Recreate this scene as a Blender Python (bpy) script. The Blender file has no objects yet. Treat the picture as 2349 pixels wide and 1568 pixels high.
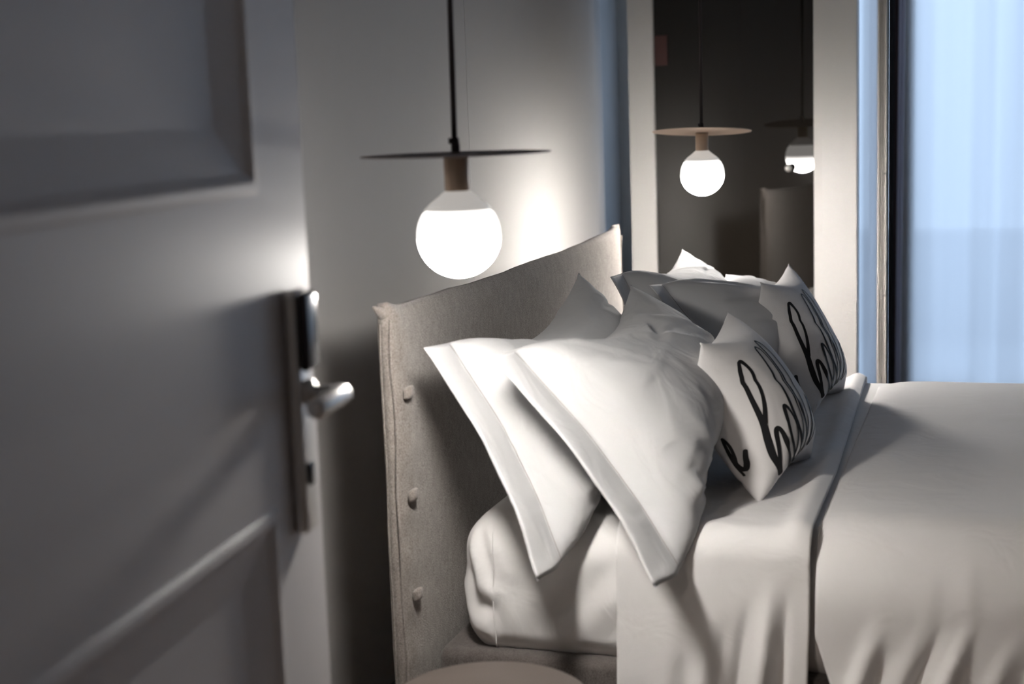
import bpy, bmesh, math, random
import numpy as np
from mathutils import Vector, Matrix, noise

# ------------------------------------------------------------------ camera, world, exposure
C = bpy.context.scene.collection
scene = bpy.context.scene
YAW, PITCH, ROLL = math.radians(18.3), math.atan(522 / 3400), math.radians(2.0)
EYE = Vector((1.45, 0.0, 1.42))
f0 = Vector((-math.sin(YAW), math.cos(YAW), 0)); r0 = Vector((math.cos(YAW), math.sin(YAW), 0)); u0 = Vector((0, 0, 1))
fw = f0 * math.cos(PITCH) - u0 * math.sin(PITCH)
up = u0 * math.cos(PITCH) + f0 * math.sin(PITCH)
rt = r0 * math.cos(ROLL) - up * math.sin(ROLL)
up2 = up * math.cos(ROLL) + r0 * math.sin(ROLL)
cam_d = bpy.data.cameras.new('camera'); cam = bpy.data.objects.new('camera', cam_d); C.objects.link(cam)
cam.matrix_world = Matrix(((rt.x, up2.x, -fw.x, EYE.x), (rt.y, up2.y, -fw.y, EYE.y), (rt.z, up2.z, -fw.z, EYE.z), (0, 0, 0, 1)))
cam_d.sensor_fit = 'HORIZONTAL'; cam_d.sensor_width = 36.0; cam_d.lens = 36.0 * 3400 / 2349
cam_d.clip_start = 0.02
cam_d.dof.use_dof = True; cam_d.dof.focus_distance = 3.6; cam_d.dof.aperture_fstop = 2.7
scene.camera = cam

world = bpy.data.worlds.new('sky'); scene.world = world; world.use_nodes = True
bg = world.node_tree.nodes['Background']
bg.inputs['Color'].default_value = (0.60, 0.755, 1.0, 1); bg.inputs['Strength'].default_value = 1.9
scene.view_settings.view_transform = 'Standard'; scene.view_settings.look = 'None'
scene.view_settings.exposure = 0.95; scene.view_settings.gamma = 1.0; scene.view_settings.use_curve_mapping = False
scene.cycles.max_bounces = 10; scene.cycles.diffuse_bounces = 6; scene.cycles.transparent_max_bounces = 12
scene.cycles.sample_clamp_indirect = 6.0
scene.cycles.caustics_reflective = False; scene.cycles.caustics_refractive = False
scene.cycles.use_denoising = True
# the window opening, told to the renderer as a portal for the sky light
pl = bpy.data.lights.new('window_portal', 'AREA'); pl.shape = 'RECTANGLE'; pl.size = 4.4; pl.size_y = 2.4
pl.cycles.is_portal = True
po = bpy.data.objects.new('window_portal', pl); C.objects.link(po)
po.location = (2.12, 7.13, 1.24); po.rotation_euler = (math.radians(-90), 0, 0)

# added fill light, out of view in the corridor, brightening the bed's near side
cl_ = bpy.data.lights.new('corridor_fill', 'AREA'); cl_.shape = 'DISK'; cl_.size = .45; cl_.energy = 10.0; cl_.color = (1.0, .86, .74)
co = bpy.data.objects.new('corridor_fill', cl_); C.objects.link(co)
co.location = (.42, -1.0, 2.45); co.rotation_euler = (math.radians(62), 0, 0)

GLOBE_LIGHT = 40.0          # brightest at the bottom of the globe, faint towards its covered top
LAMP_COLOR = (1.0, 0.95, 0.895)

# ------------------------------------------------------------------ helpers
def empty(name, label, cat, loc=(0, 0, 0), rotz=0.0, group=None):
    o = bpy.data.objects.new(name, None); C.objects.link(o); o.empty_display_size = .05
    o.location = loc; o.rotation_euler = (0, 0, rotz)
    if label: o['label'] = label
    if cat: o['category'] = cat
    if group: o['group'] = group
    return o

def tag(o, label, cat, group=None, kind=None):
    o['label'] = label; o['category'] = cat
    if group: o['group'] = group
    if kind: o['kind'] = kind
    return o

def mesh_obj(name, verts, faces, mat, parent=None, smooth=True):
    me = bpy.data.meshes.new(name)
    me.from_pydata([tuple(v) for v in verts], [], [tuple(f) for f in faces]); me.validate(); me.update()
    if smooth: me.polygons.foreach_set('use_smooth', [True] * len(me.polygons))
    if mat: me.materials.append(mat)
    o = bpy.data.objects.new(name, me); C.objects.link(o)
    if parent: o.parent = parent
    return o

def bm_obj(name, bm, mat, parent=None, smooth=False):
    bmesh.ops.recalc_face_normals(bm, faces=bm.faces)
    me = bpy.data.meshes.new(name); bm.to_mesh(me); bm.free()
    if smooth: me.polygons.foreach_set('use_smooth', [True] * len(me.polygons))
    if mat: me.materials.append(mat)
    o = bpy.data.objects.new(name, me); C.objects.link(o)
    if parent: o.parent = parent
    return o

def box(bm, x0, x1, y0, y1, z0, z1, bev=0.0, seg=2):
    r = bmesh.ops.create_cube(bm, size=1.0)
    vs = r['verts']
    for v in vs:
        v.co = Vector((x0 + (v.co.x + .5) * (x1 - x0), y0 + (v.co.y + .5) * (y1 - y0), z0 + (v.co.z + .5) * (z1 - z0)))
    if bev > 0:
        es = list({e for v in vs for e in v.link_edges})
        bmesh.ops.bevel(bm, geom=es, offset=bev, segments=seg, affect='EDGES', profile=0.5)
    return bm

def box_obj(name, b, mat, parent=None, bev=0.0, seg=2, smooth=False):
    bm = bmesh.new(); box(bm, *b, bev=bev, seg=seg)
    return bm_obj(name, bm, mat, parent, smooth)

def structure(o): o['kind'] = 'structure'; return o

def lathe(profile, n=48, close=True):
    """profile: list of (r, z); returns verts, faces"""
    V, F = [], []
    for r, z in profile:
        for k in range(n):
            a = 2 * math.pi * k / n
            V.append((r * math.cos(a), r * math.sin(a), z))
    m = len(profile)
    for i in range(m - 1):
        for k in range(n):
            k2 = (k + 1) % n
            F.append((i * n + k, i * n + k2, (i + 1) * n + k2, (i + 1) * n + k))
    if close:
        F.append(tuple(range(n))[::-1]); F.append(tuple((m - 1) * n + k for k in range(n)))
    return V, F

def tube(path, rad, n=10):
    path = [Vector(p) for p in path]; V, F = [], []
    for i, p in enumerate(path):
        t = (path[min(i + 1, len(path) - 1)] - path[max(i - 1, 0)]).normalized()
        a = t.orthogonal().normalized() if i == 0 else (pa - t * pa.dot(t)).normalized()
        pa = a; b = t.cross(a)
        r = rad[i] if hasattr(rad, '__len__') else rad
        for k in range(n):
            w = 2 * math.pi * k / n
            V.append(p + (a * math.cos(w) + b * math.sin(w)) * r)
    for i in range(len(path) - 1):
        for k in range(n):
            k2 = (k + 1) % n
            F.append((i * n + k, i * n + k2, (i + 1) * n + k2, (i + 1) * n + k))
    F.append(tuple(range(n))[::-1]); F.append(tuple((len(path) - 1) * n + k for k in range(n)))
    return V, F

def grid_faces(nu, nv, off=0, flip=False):
    F = []
    for i in range(nu - 1):
        for j in range(nv - 1):
            a, b, c, d = off + i * nv + j, off + (i + 1) * nv + j, off + (i + 1) * nv + j + 1, off + i * nv + j + 1
            F.append((a, b, c, d) if not flip else (a, d, c, b))
    return F

def sstep(a, b, x):
    t = np.clip((x - a) / (b - a), 0, 1); return t * t * (3 - 2 * t)

# ------------------------------------------------------------------ materials
def mat(name, col, rough=0.6, metal=0.0, noise_amt=0.0, noise_scale=8.0, bump=0.0, bump_scale=200.0, spec=0.5, sheen=0.0, coat=0.0, weave=None):
    m = bpy.data.materials.new(name); m.use_nodes = True
    nt = m.node_tree; b = nt.nodes['Principled BSDF']
    b.inputs['Base Color'].default_value = (*col, 1); b.inputs['Roughness'].default_value = rough
    b.inputs['Metallic'].default_value = metal; b.inputs['Specular IOR Level'].default_value = spec
    b.inputs['Sheen Weight'].default_value = sheen; b.inputs['Coat Weight'].default_value = coat
    tc = nt.nodes.new('ShaderNodeTexCoord')
    if noise_amt > 0:
        n = nt.nodes.new('ShaderNodeTexNoise'); n.inputs['Scale'].default_value = noise_scale; n.inputs['Detail'].default_value = 5
        nt.links.new(tc.outputs['Object'], n.inputs['Vector'])
        mx = nt.nodes.new('ShaderNodeMix'); mx.data_type = 'RGBA'
        mx.inputs['A'].default_value = (*[c * (1 - noise_amt) for c in col], 1)
        mx.inputs['B'].default_value = (*[min(1, c * (1 + noise_amt)) for c in col], 1)
        nt.links.new(n.outputs['Fac'], mx.inputs['Factor']); nt.links.new(mx.outputs['Result'], b.inputs['Base Color'])
    if bump > 0:
        n2 = nt.nodes.new('ShaderNodeTexNoise'); n2.inputs['Scale'].default_value = bump_scale; n2.inputs['Detail'].default_value = 3
        nt.links.new(tc.outputs['Object'], n2.inputs['Vector'])
        bp = nt.nodes.new('ShaderNodeBump'); bp.inputs['Strength'].default_value = bump; bp.inputs['Distance'].default_value = 0.002
        nt.links.new(n2.outputs['Fac'], bp.inputs['Height']); nt.links.new(bp.outputs['Normal'], b.inputs['Normal'])
    return m

def linen_mat(name, dark, light):
    """woven melange upholstery: vertical and cross threads broken up by noise"""
    m = bpy.data.materials.new(name); m.use_nodes = True
    nt = m.node_tree; b = nt.nodes['Principled BSDF']; L = nt.links
    b.inputs['Roughness'].default_value = 0.95; b.inputs['Specular IOR Level'].default_value = 0.1; b.inputs['Sheen Weight'].default_value = 0.25
    tc = nt.nodes.new('ShaderNodeTexCoord')
    facs = []
    for sc in ((700, 700, 260), (700, 260, 700), (60, 60, 30)):
        mp = nt.nodes.new('ShaderNodeMapping'); mp.inputs['Scale'].default_value = sc
        n = nt.nodes.new('ShaderNodeTexNoise'); n.inputs['Scale'].default_value = 1.0; n.inputs['Detail'].default_value = 2
        L.new(tc.outputs['Object'], mp.inputs['Vector']); L.new(mp.outputs['Vector'], n.inputs['Vector']); facs.append(n.outputs['Fac'])
    a = nt.nodes.new('ShaderNodeMath'); a.operation = 'ADD'; L.new(facs[0], a.inputs[0]); L.new(facs[1], a.inputs[1])
    a2 = nt.nodes.new('ShaderNodeMath'); a2.operation = 'MULTIPLY_ADD'; a2.inputs[1].default_value = .35; L.new(facs[2], a2.inputs[0]); L.new(a.outputs[0], a2.inputs[2])
    r = nt.nodes.new('ShaderNodeMapRange'); r.inputs['From Min'].default_value = .85; r.inputs['From Max'].default_value = 1.5
    L.new(a2.outputs[0], r.inputs['Value'])
    mx = nt.nodes.new('ShaderNodeMix'); mx.data_type = 'RGBA'; mx.inputs['A'].default_value = (*dark, 1); mx.inputs['B'].default_value = (*light, 1)
    L.new(r.outputs['Result'], mx.inputs['Factor']); L.new(mx.outputs['Result'], b.inputs['Base Color'])
    bp = nt.nodes.new('ShaderNodeBump'); bp.inputs['Strength'].default_value = 0.5; bp.inputs['Distance'].default_value = 0.0015
    L.new(r.outputs['Result'], bp.inputs['Height']); L.new(bp.outputs['Normal'], b.inputs['Normal'])
    return m

def emit_mat(name, col, s):
    m = bpy.data.materials.new(name); m.use_nodes = True; nt = m.node_tree
    nt.nodes.remove(nt.nodes['Principled BSDF']); e = nt.nodes.new('ShaderNodeEmission')
    e.inputs['Color'].default_value = (*col, 1); e.inputs['Strength'].default_value = s
    nt.links.new(e.outputs[0], nt.nodes['Material Output'].inputs['Surface']); return m

def sheer_mat(name, col, clear):
    m = bpy.data.materials.new(name); m.use_nodes = True; nt = m.node_tree; L = nt.links
    nt.nodes.remove(nt.nodes['Principled BSDF'])
    d = nt.nodes.new('ShaderNodeBsdfDiffuse'); d.inputs['Color'].default_value = (*col, 1)
    t = nt.nodes.new('ShaderNodeBsdfTranslucent'); t.inputs['Color'].default_value = (*col, 1)
    tr = nt.nodes.new('ShaderNodeBsdfTransparent'); tr.inputs['Color'].default_value = (1, 1, 1, 1)
    m1 = nt.nodes.new('ShaderNodeMixShader'); m1.inputs['Fac'].default_value = 0.72
    m2 = nt.nodes.new('ShaderNodeMixShader'); m2.inputs['Fac'].default_value = clear
    L.new(d.outputs[0], m1.inputs[1]); L.new(t.outputs[0], m1.inputs[2])
    L.new(m1.outputs[0], m2.inputs[1]); L.new(tr.outputs[0], m2.inputs[2]); L.new(m2.outputs[0], nt.nodes['Material Output'].inputs['Surface'])
    return m

M = {}
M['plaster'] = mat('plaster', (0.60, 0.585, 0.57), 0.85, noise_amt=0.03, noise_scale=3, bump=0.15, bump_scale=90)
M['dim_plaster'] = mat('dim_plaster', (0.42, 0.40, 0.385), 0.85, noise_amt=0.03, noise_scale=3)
M['ceiling'] = mat('ceiling_paint', (0.34, 0.34, 0.35), 0.9, noise_amt=0.02)
M['white_lacquer'] = mat('white_lacquer', (0.70, 0.685, 0.66), 0.45, noise_amt=0.02, noise_scale=5, bump=0.05, bump_scale=60)
M['door_paint'] = mat('door_paint', (0.86, 0.825, 0.82), 0.55, noise_amt=0.02, noise_scale=4, bump=0.02, bump_scale=80, coat=0.12, spec=0.3)
M['door_paint'].node_tree.nodes['Principled BSDF'].inputs['Coat Roughness'].default_value = 0.45
M['satin_metal'] = mat('satin_metal', (0.80, 0.78, 0.76), 0.38, metal=0.8, noise_amt=0.02, noise_scale=40)
M['black_plastic'] = mat('black_plastic', (0.022, 0.018, 0.024), 0.22, noise_amt=0.05)
M['bronze_metal'] = mat('bronze_metal', (0.19, 0.15, 0.14), 0.5, metal=0.25, noise_amt=0.06, noise_scale=30)
M['lamplit_metal'] = mat('lamplit_metal', (0.62, 0.48, 0.38), 0.45, metal=0.3, noise_amt=0.05, noise_scale=30)  # paler disc metal, with the globe's glow on its underside put into the colour
M['cord'] = mat('cord_fabric', (0.045, 0.035, 0.035), 0.8, noise_amt=0.1, noise_scale=300)
M['socket'] = mat('socket_brass', (0.36, 0.27, 0.20), 0.42, metal=0.4, noise_amt=0.08, noise_scale=60)
M['frosted'] = mat('frosted_glass', (0.82, 0.82, 0.80), 0.5, noise_amt=0.01)
_p = M['frosted'].node_tree.nodes['Principled BSDF']; _p.inputs['Emission Color'].default_value = (*LAMP_COLOR, 1); _p.inputs['Emission Strength'].default_value = 0.20
M['globe'] = emit_mat('lit_globe', LAMP_COLOR, 1.0)
_nt = M['globe'].node_tree; _e = [n for n in _nt.nodes if n.type == 'EMISSION'][0]
_g = _nt.nodes.new('ShaderNodeNewGeometry'); _s = _nt.nodes.new('ShaderNodeSeparateXYZ'); _nt.links.new(_g.outputs['Normal'], _s.inputs[0])
_a = _nt.nodes.new('ShaderNodeMath'); _a.operation = 'MULTIPLY'; _a.inputs[1].default_value = -1; _nt.links.new(_s.outputs['Z'], _a.inputs[0])
_b = _nt.nodes.new('ShaderNodeMath'); _b.operation = 'MAXIMUM'; _b.inputs[1].default_value = 0; _nt.links.new(_a.outputs[0], _b.inputs[0])
_c = _nt.nodes.new('ShaderNodeMath'); _c.operation = 'POWER'; _c.inputs[1].default_value = 1.1; _nt.links.new(_b.outputs[0], _c.inputs[0])
_d = _nt.nodes.new('ShaderNodeMath'); _d.operation = 'MULTIPLY_ADD'; _d.inputs[1].default_value = GLOBE_LIGHT; _nt.links.new(_c.outputs[0], _d.inputs[0])
_r = _nt.nodes.new('ShaderNodeMapRange'); _r.interpolation_type = 'SMOOTHSTEP'; _r.inputs['From Min'].default_value = .15; _r.inputs['From Max'].default_value = .85
_r.inputs['To Min'].default_value = 1.3; _r.inputs['To Max'].default_value = 98.0; _nt.links.new(_a.outputs[0], _r.inputs['Value']); _nt.links.new(_r.outputs['Result'], _d.inputs[2])
_nt.links.new(_d.outputs[0], _e.inputs['Strength'])
M['sheet'] = mat('cotton_sheet', (0.79, 0.775, 0.765), 0.85, noise_amt=0.012, noise_scale=12, bump=0.12, bump_scale=700, spec=0.2, sheen=0.1)
M['pillow'] = mat('cotton_pillowcase', (0.60, 0.60, 0.604), 0.85, noise_amt=0.012, noise_scale=12, bump=0.12, bump_scale=800, spec=0.2, sheen=0.1)
M['cushion'] = mat('cushion_canvas', (0.82, 0.80, 0.79), 0.9, noise_amt=0.02, noise_scale=30, bump=0.3, bump_scale=500, spec=0.15, sheen=0.1)
M['ink'] = mat('black_print', (0.006, 0.006, 0.007), 0.7, noise_amt=0.05, noise_scale=100)
M['stitch'] = mat('hem_thread', (0.24, 0.21, 0.20), 0.9, noise_amt=0.1, noise_scale=200)
M['linen'] = linen_mat('grey_linen', (0.13, 0.108, 0.097), (0.40, 0.36, 0.33))
M['dark_linen'] = linen_mat('dark_linen', (0.06, 0.05, 0.046), (0.17, 0.15, 0.14))
M['table'] = mat('table_lacquer', (0.085, 0.069, 0.060), 0.5, noise_amt=0.03, noise_scale=5)
M['floor'] = mat('floor_wood', (0.10, 0.07, 0.05), 0.5, noise_amt=0.25, noise_scale=6)
M['slate'] = mat('slate_drape', (0.13, 0.19, 0.26), 0.9, noise_amt=0.06, noise_scale=80, sheen=0.1)
M['white_pvc'] = mat('white_frame', (0.74, 0.70, 0.65), 0.4, noise_amt=0.01)
M['strip_black'] = mat('black_strip', (0.012, 0.010, 0.012), 0.6, noise_amt=0.05)
M['red_wood'] = mat('reddish_wood', (0.075, 0.032, 0.028), 0.35, noise_amt=0.15, noise_scale=20)
M['sheer'] = sheer_mat('sheer_voile', (0.88, 0.88, 0.90), 0.06)
M['sheer_hem'] = sheer_mat('sheer_hem', (0.66, 0.62, 0.68), 0.01)
M['outside_white'] = mat('outside_white', (0.85, 0.85, 0.86), 0.8, noise_amt=0.04, noise_scale=2)
M['outside_grey'] = mat('outside_grey', (0.70, 0.71, 0.73), 0.8, noise_amt=0.05, noise_scale=2)
M['screw'] = mat('screw_dark', (0.03, 0.03, 0.03), 0.5, metal=0.5, noise_amt=0.05)
g = bpy.data.materials.new('dark_glass'); g.use_nodes = True
gb = g.node_tree.nodes['Principled BSDF']; gb.inputs['Base Color'].default_value = (0.012, 0.010, 0.008, 1)
gb.inputs['Roughness'].default_value = 0.015; gb.inputs['IOR'].default_value = 1.65; gb.inputs['Specular IOR Level'].default_value = 0.5
_n = g.node_tree.nodes.new('ShaderNodeTexNoise'); _n.inputs['Scale'].default_value = 3.0
_r = g.node_tree.nodes.new('ShaderNodeMapRange'); _r.inputs['To Min'].default_value = 0.01; _r.inputs['To Max'].default_value = 0.03
g.node_tree.links.new(_n.outputs['Fac'], _r.inputs['Value']); g.node_tree.links.new(_r.outputs['Result'], gb.inputs['Roughness'])
M['dark_glass'] = g
cg = bpy.data.materials.new('window_glass'); cg.use_nodes = True
nt = cg.node_tree; nt.nodes.remove(nt.nodes['Principled BSDF'])
_t = nt.nodes.new('ShaderNodeBsdfTransparent'); _t.inputs['Color'].default_value = (0.93, 0.96, 0.97, 1)
_g = nt.nodes.new('ShaderNodeBsdfGlossy'); _g.inputs['Roughness'].default_value = 0.02
_f = nt.nodes.new('ShaderNodeFresnel'); _f.inputs['IOR'].default_value = 1.35
_m = nt.nodes.new('ShaderNodeMixShader')
nt.links.new(_f.outputs[0], _m.inputs[0]); nt.links.new(_t.outputs[0], _m.inputs[1]); nt.links.new(_g.outputs[0], _m.inputs[2])
nt.links.new(_m.outputs[0], nt.nodes['Material Output'].inputs['Surface'])
M['glass'] = cg

M['globe_far'] = M['globe'].copy()      # the farther lamp burns a little brighter
for _q in M['globe_far'].node_tree.nodes:
    if _q.type == 'MAP_RANGE': _q.inputs['To Max'].default_value = 190.0
    if _q.type == 'MATH' and _q.operation == 'MULTIPLY_ADD': _q.inputs[1].default_value = GLOBE_LIGHT * 1.7

# soft crumple relief on the washed cotton
for _k, _st in (('pillow', .55), ('sheet', .40), ('cushion', .35)):
    _nt = M[_k].node_tree; _b = _nt.nodes['Principled BSDF']
    _bp = [n for n in _nt.nodes if n.type == 'BUMP'][0]; _tc = [n for n in _nt.nodes if n.type == 'TEX_COORD'][0]
    _n1 = _nt.nodes.new('ShaderNodeTexNoise'); _n1.inputs['Scale'].default_value = 8.0; _n1.inputs['Detail'].default_value = 2.5; _n1.inputs['Distortion'].default_value = 1.6
    _nt.links.new(_tc.outputs['Object'], _n1.inputs['Vector'])
    _w = _nt.nodes.new('ShaderNodeBump'); _w.inputs['Strength'].default_value = _st; _w.inputs['Distance'].default_value = 0.012
    _nt.links.new(_n1.outputs['Fac'], _w.inputs['Height']); _nt.links.new(_w.outputs['Normal'], _bp.inputs['Normal'])

# ------------------------------------------------------------------ room shell
XR, YD, YF, H = 4.7, 0.81, 6.86, 2.7
XW = 0.0                     # face of the wall behind the bed; it ends in a rounded corner before the recess by the windows
structure(box_obj('floor', (-0.5, XR + .2, -1.4, YF + .3, -0.1, 0.0), M['floor']))
structure(box_obj('ceiling', (-0.5, XR + .2, -1.4, YF + .3, H, H + .1), M['ceiling']))
outl = [(XW, -1.4)] + [(XW, y) for y in (0, 1.5, 3.0, 4.2, 5.50)]
for k in range(1, 19):
    a_ = math.radians(30) * k / 18; outl.append((XW - .75 + .75 * math.cos(a_), 5.50 + .75 * math.sin(a_)))
ex, ey = outl[-1]
for k in range(1, 9):
    a_ = math.radians(30 + 60 * k / 8); outl.append((ex - .10 * (math.cos(math.radians(30)) - math.cos(a_)), ey + .10 * (math.sin(a_) - .5)))
outl += [(-.25, outl[-1][1]), (-.25, YF), (-.5, YF), (-.5, -1.4)]
no = len(outl); V = [(x, y, 0) for x, y in outl] + [(x, y, H) for x, y in outl]
wl = structure(mesh_obj('wall_left', V, [(k, (k + 1) % no, (k + 1) % no + no, k + no) for k in range(no)] + [tuple(range(no))[::-1], tuple(range(no, 2 * no))], M['plaster'], smooth=False))
for p in wl.data.polygons:
    if len(p.vertices) == 4 and abs(p.normal.z) < .1: p.use_smooth = 5 <= p.index <= 32
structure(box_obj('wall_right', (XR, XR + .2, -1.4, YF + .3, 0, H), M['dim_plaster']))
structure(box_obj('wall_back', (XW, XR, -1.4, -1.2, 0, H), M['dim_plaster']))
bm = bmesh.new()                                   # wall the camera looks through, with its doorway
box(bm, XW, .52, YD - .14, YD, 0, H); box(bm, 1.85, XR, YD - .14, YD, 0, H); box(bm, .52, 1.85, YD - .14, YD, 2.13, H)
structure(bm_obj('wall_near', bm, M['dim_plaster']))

# far wall: a narrow window hidden behind the swung door leaf and a wide balcony window
WX0, WX1, WZ = .970, 4.25, 2.45
bm = bmesh.new()
box(bm, -.25, -.02, YF, YF + .25, 0, H)
box(bm, -.02, 0.933, YF, YF + .25, WZ, H)
box(bm, 0.933, WX1, YF, YF + .25, WZ, H)
box(bm, WX1, XR, YF, YF + .25, 0, H)
wf = structure(bm_obj('wall_far', bm, M['white_lacquer']))
w2 = empty('window_2', None, None); structure(w2)
bm = bmesh.new()
for a_, b_ in ((-.02, .02), (.884, .933)): box(bm, a_, b_, YF + .17, YF + .22, 0, WZ)
box(bm, .02, .884, YF + .17, YF + .22, 0, .08); box(bm, .02, .884, YF + .17, YF + .22, WZ - .08, WZ)
bm_obj('window_frame', bm, M['white_lacquer'], w2)
box_obj('glass_pane', (.02, .884, YF + .193, YF + .197, .08, WZ - .08), M['glass'], w2)
# ------------------------------------------------------------------ swung door leaf: white frame round dark reflective glass
PYAW = math.radians(-5.0)
cd = empty('door_2', None, None, (0.121, 5.517, 0), PYAW); structure(cd)
cd['label'] = 'white framed door leaf with a dark reflective glass panel beyond the bed'
PW, PT, PH = .852, .045, 2.36
box_obj('stile', (0, .099, 0, PT, 0.01, PH), M['white_lacquer'], cd, bev=.003)
bm = bmesh.new(); box(bm, .722, PW, 0, PT, .01, PH, bev=.003)
box(bm, .7125, .7225, .004, PT, .01, PH, bev=.002); box(bm, .703, .7125, .009, PT, .01, PH, bev=.002); box(bm, .694, .703, .014, PT, .01, PH, bev=.002)
bm_obj('stile', bm, M['white_lacquer'], cd)
box_obj('rail', (.099, .694, 0, PT, PH - .10, PH), M['white_lacquer'], cd, bev=.003)
box_obj('rail', (.099, .694, 0, PT, .01, .12), M['white_lacquer'], cd, bev=.003)
box_obj('glass_panel', (.095, .70, .020, .030, .11, PH - .09), M['dark_glass'], cd)
V, F = lathe([(.0005, 0), (.0075, 0), (.0075, .004), (.004, .007), (.004, .013), (.008, .016), (.0135, .022), (.0145, .028), (.0125, .035), (.0075, .0385), (.0005, .040)], 28)
kn = mesh_obj('door_knob', V, F, M['satin_metal'], cd); kn.location = (.607, .020, 1.192); kn.rotation_euler = (math.radians(90), 0, 0)
box_obj('hinge_plate', (.101, .150, .0155, .0198, 1.58, 1.69), M['red_wood'], cd, bev=.001)

# ------------------------------------------------------------------ window with sheer curtain
w1 = empty('window_1', None, None); structure(w1); w1['label'] = 'tall balcony window behind the blue-lit sheer curtain'
tp = empty('trim_1', None, None); structure(tp); tp['label'] = 'grooved white door post with small dark screws beside the sheer curtain'
bm = bmesh.new()                                   # grooved white post the door leaf closes against
for a, b, d in ((1.039, 1.0472, -.012), (1.049, 1.0527, -.006), (1.0543, 1.0578, -.006), (1.0592, 1.071, 0)):
    box(bm, a, b, 5.46 + d, 5.52, 0, H, bev=.001)
box(bm, 1.039, 1.071, 5.467, 5.52, 0, H)
bm_obj('grooved_rail', bm, M['white_pvc'], tp)
for z in (1.96, 1.631, 1.165, 0.727):
    V, F = lathe([(.0005, 0), (.0032, 0), (.0028, .0015), (.0005, .0018)], 12)
    s_ = mesh_obj('screw', V, F, M['screw'], tp); s_.location = (1.065, 5.460, z); s_.rotation_euler = (math.radians(90), 0, 0)
box_obj('catch_plate', (1.061, 1.0705, 5.457, 5.4605, 1.62, 1.76), M['white_pvc'], tp, bev=.001)
box_obj('black_strip', (.975, .9995, YF + .055, YF + .2, 0, WZ), M['strip_black'], w1)  # near-black strip filling the gap beside the window leaf
box_obj('leaf_edge', (1.000, 1.0225, YF + .095, YF + .2, 0, WZ), M['red_wood'], w1, bev=.004)
bm = bmesh.new()
for a, b in ((1.0235, 1.085), (2.56, 2.67), (4.14, 4.25)): box(bm, a, b, YF + .17, YF + .22, 0, WZ, bev=.003)
box(bm, 1.085, 4.14, YF + .17, YF + .22, WZ - .08, WZ, bev=.003); box(bm, 1.085, 4.14, YF + .17, YF + .22, 0, .09, bev=.003)
bm_obj('window_frame', bm, M['white_pvc'], w1)
for a, b in ((1.085, 2.56), (2.67, 4.14)):
    box_obj('glass_pane', (a, b, YF + .193, YF + .197, .09, WZ - .08), M['glass'], w1)

cu = empty('sheer_curtain', 'wide sheer blue-white curtain hanging in soft folds over the balcony window', 'curtain', (0, 0, 0))
nx, nz = 330, 30; V = []
for i in range(nx):
    u = i / (nx - 1); x = 1.041 + 3.18 * u
    for j in range(nz):
        w = j / (nz - 1); z = 2.42 + (0.03 - 2.42) * w
        xx = x + .05 * w * (u - .15) - .028 * w * math.exp(-((u - 0) / .009) ** 2)
        a = .030
        y = YF + .105 + a * math.sin(44 * u + 2.2 * math.sin(9 * u) + .7 * w) + .4 * a * math.sin(97 * u + .9 * w + 1) + .002 * math.sin(260 * u)
        V.append((xx, y, z))
mesh_obj('curtain_panel', V, grid_faces(nx, nz), M['sheer'], cu)
V = []; nx2 = 24
for i in range(nx2):
    u = i / (nx2 - 1)
    for j in range(nz):
        w = j / (nz - 1); z = 2.42 + (0.03 - 2.42) * w
        V.append((1.0225 + (.028 - .006 * w) * u - .013 * w, YF + .068 + .010 * math.sin(9 * u + .6 * w), z))
mesh_obj('side_hem', V, grid_faces(nx2, nz), M['sheer_hem'], cu)
V, F = tube([(1.00, YF + .10, 2.435), (4.23, YF + .10, 2.435)], .010, 10)
mesh_obj('curtain_rail', V, F, M['white_pvc'], cu)

cu2 = empty('sheer_curtain', 'narrow strip of pale blue sheer curtain between the white door leaf and grooved rail', 'curtain', (0, 0, 0))
nx3 = 90; V = []
for i in range(nx3):
    u = i / (nx3 - 1)
    for j in range(nz):
        w = j / (nz - 1); z = 2.42 + (0.03 - 2.42) * w
        V.append((-.005 + .930 * u, YF + .10 + .016 * math.sin(36 * u + .5 * w) + .005 * math.sin(83 * u), z))
mesh_obj('curtain_panel', V, grid_faces(nx3, nz), M['sheer'], cu2)
V, F = tube([(-.015, YF + .10, 2.435), (.93, YF + .10, 2.435)], .010, 10)
mesh_obj('curtain_rail', V, F, M['white_pvc'], cu2)

# the balcony and the building across, faint through the voile
structure(box_obj('ground_outside', (-3, 9, YF + .31, 17, -.1, -.02), M['outside_white']))
bp_ = empty('balcony_parapet', 'pale balcony parapet faintly seen through the sheer curtain', 'parapet', (0, 0, 0))
box_obj('parapet_wall', (-.6, 5.6, 9.2, 9.3, -.02, .62), M['outside_grey'], bp_)
box_obj('coping', (-.6, 5.6, 9.16, 9.34, .62, .655), M['outside_white'], bp_, bev=.004)

# ------------------------------------------------------------------ entrance door (open), local x = out of the face, y = from hinge to free edge
A = math.radians(5.8); DW = 1.019; DT = .044
door = empty('door_1', None, None, (0.555 + 1.0 * math.sin(A), 1.815 - 1.0 * math.cos(A), 0), A); structure(door)
door['label'] = 'open off-white panelled entrance door with a lever handle'
def panel_rings(y0, y1, z0, z1):
    offs = ((0, 0), (.005, .004), (.015, .005), (.022, .001), (.028, -.003), (.084, -.018), (.090, -.018))
    V, F = [], []
    for o, d in offs:
        V += [(d, y0 + o, z0 + o), (d, y1 - o, z0 + o), (d, y1 - o, z1 - o), (d, y0 + o, z1 - o)]
    for k in range(len(offs) - 1):
        for q in range(4):
            a, b = k * 4 + q, k * 4 + (q + 1) % 4; F.append((a, b, b + 4, a + 4))
    k = (len(offs) - 1) * 4; F.append((k, k + 1, k + 2, k + 3))
    return V, F
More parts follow.
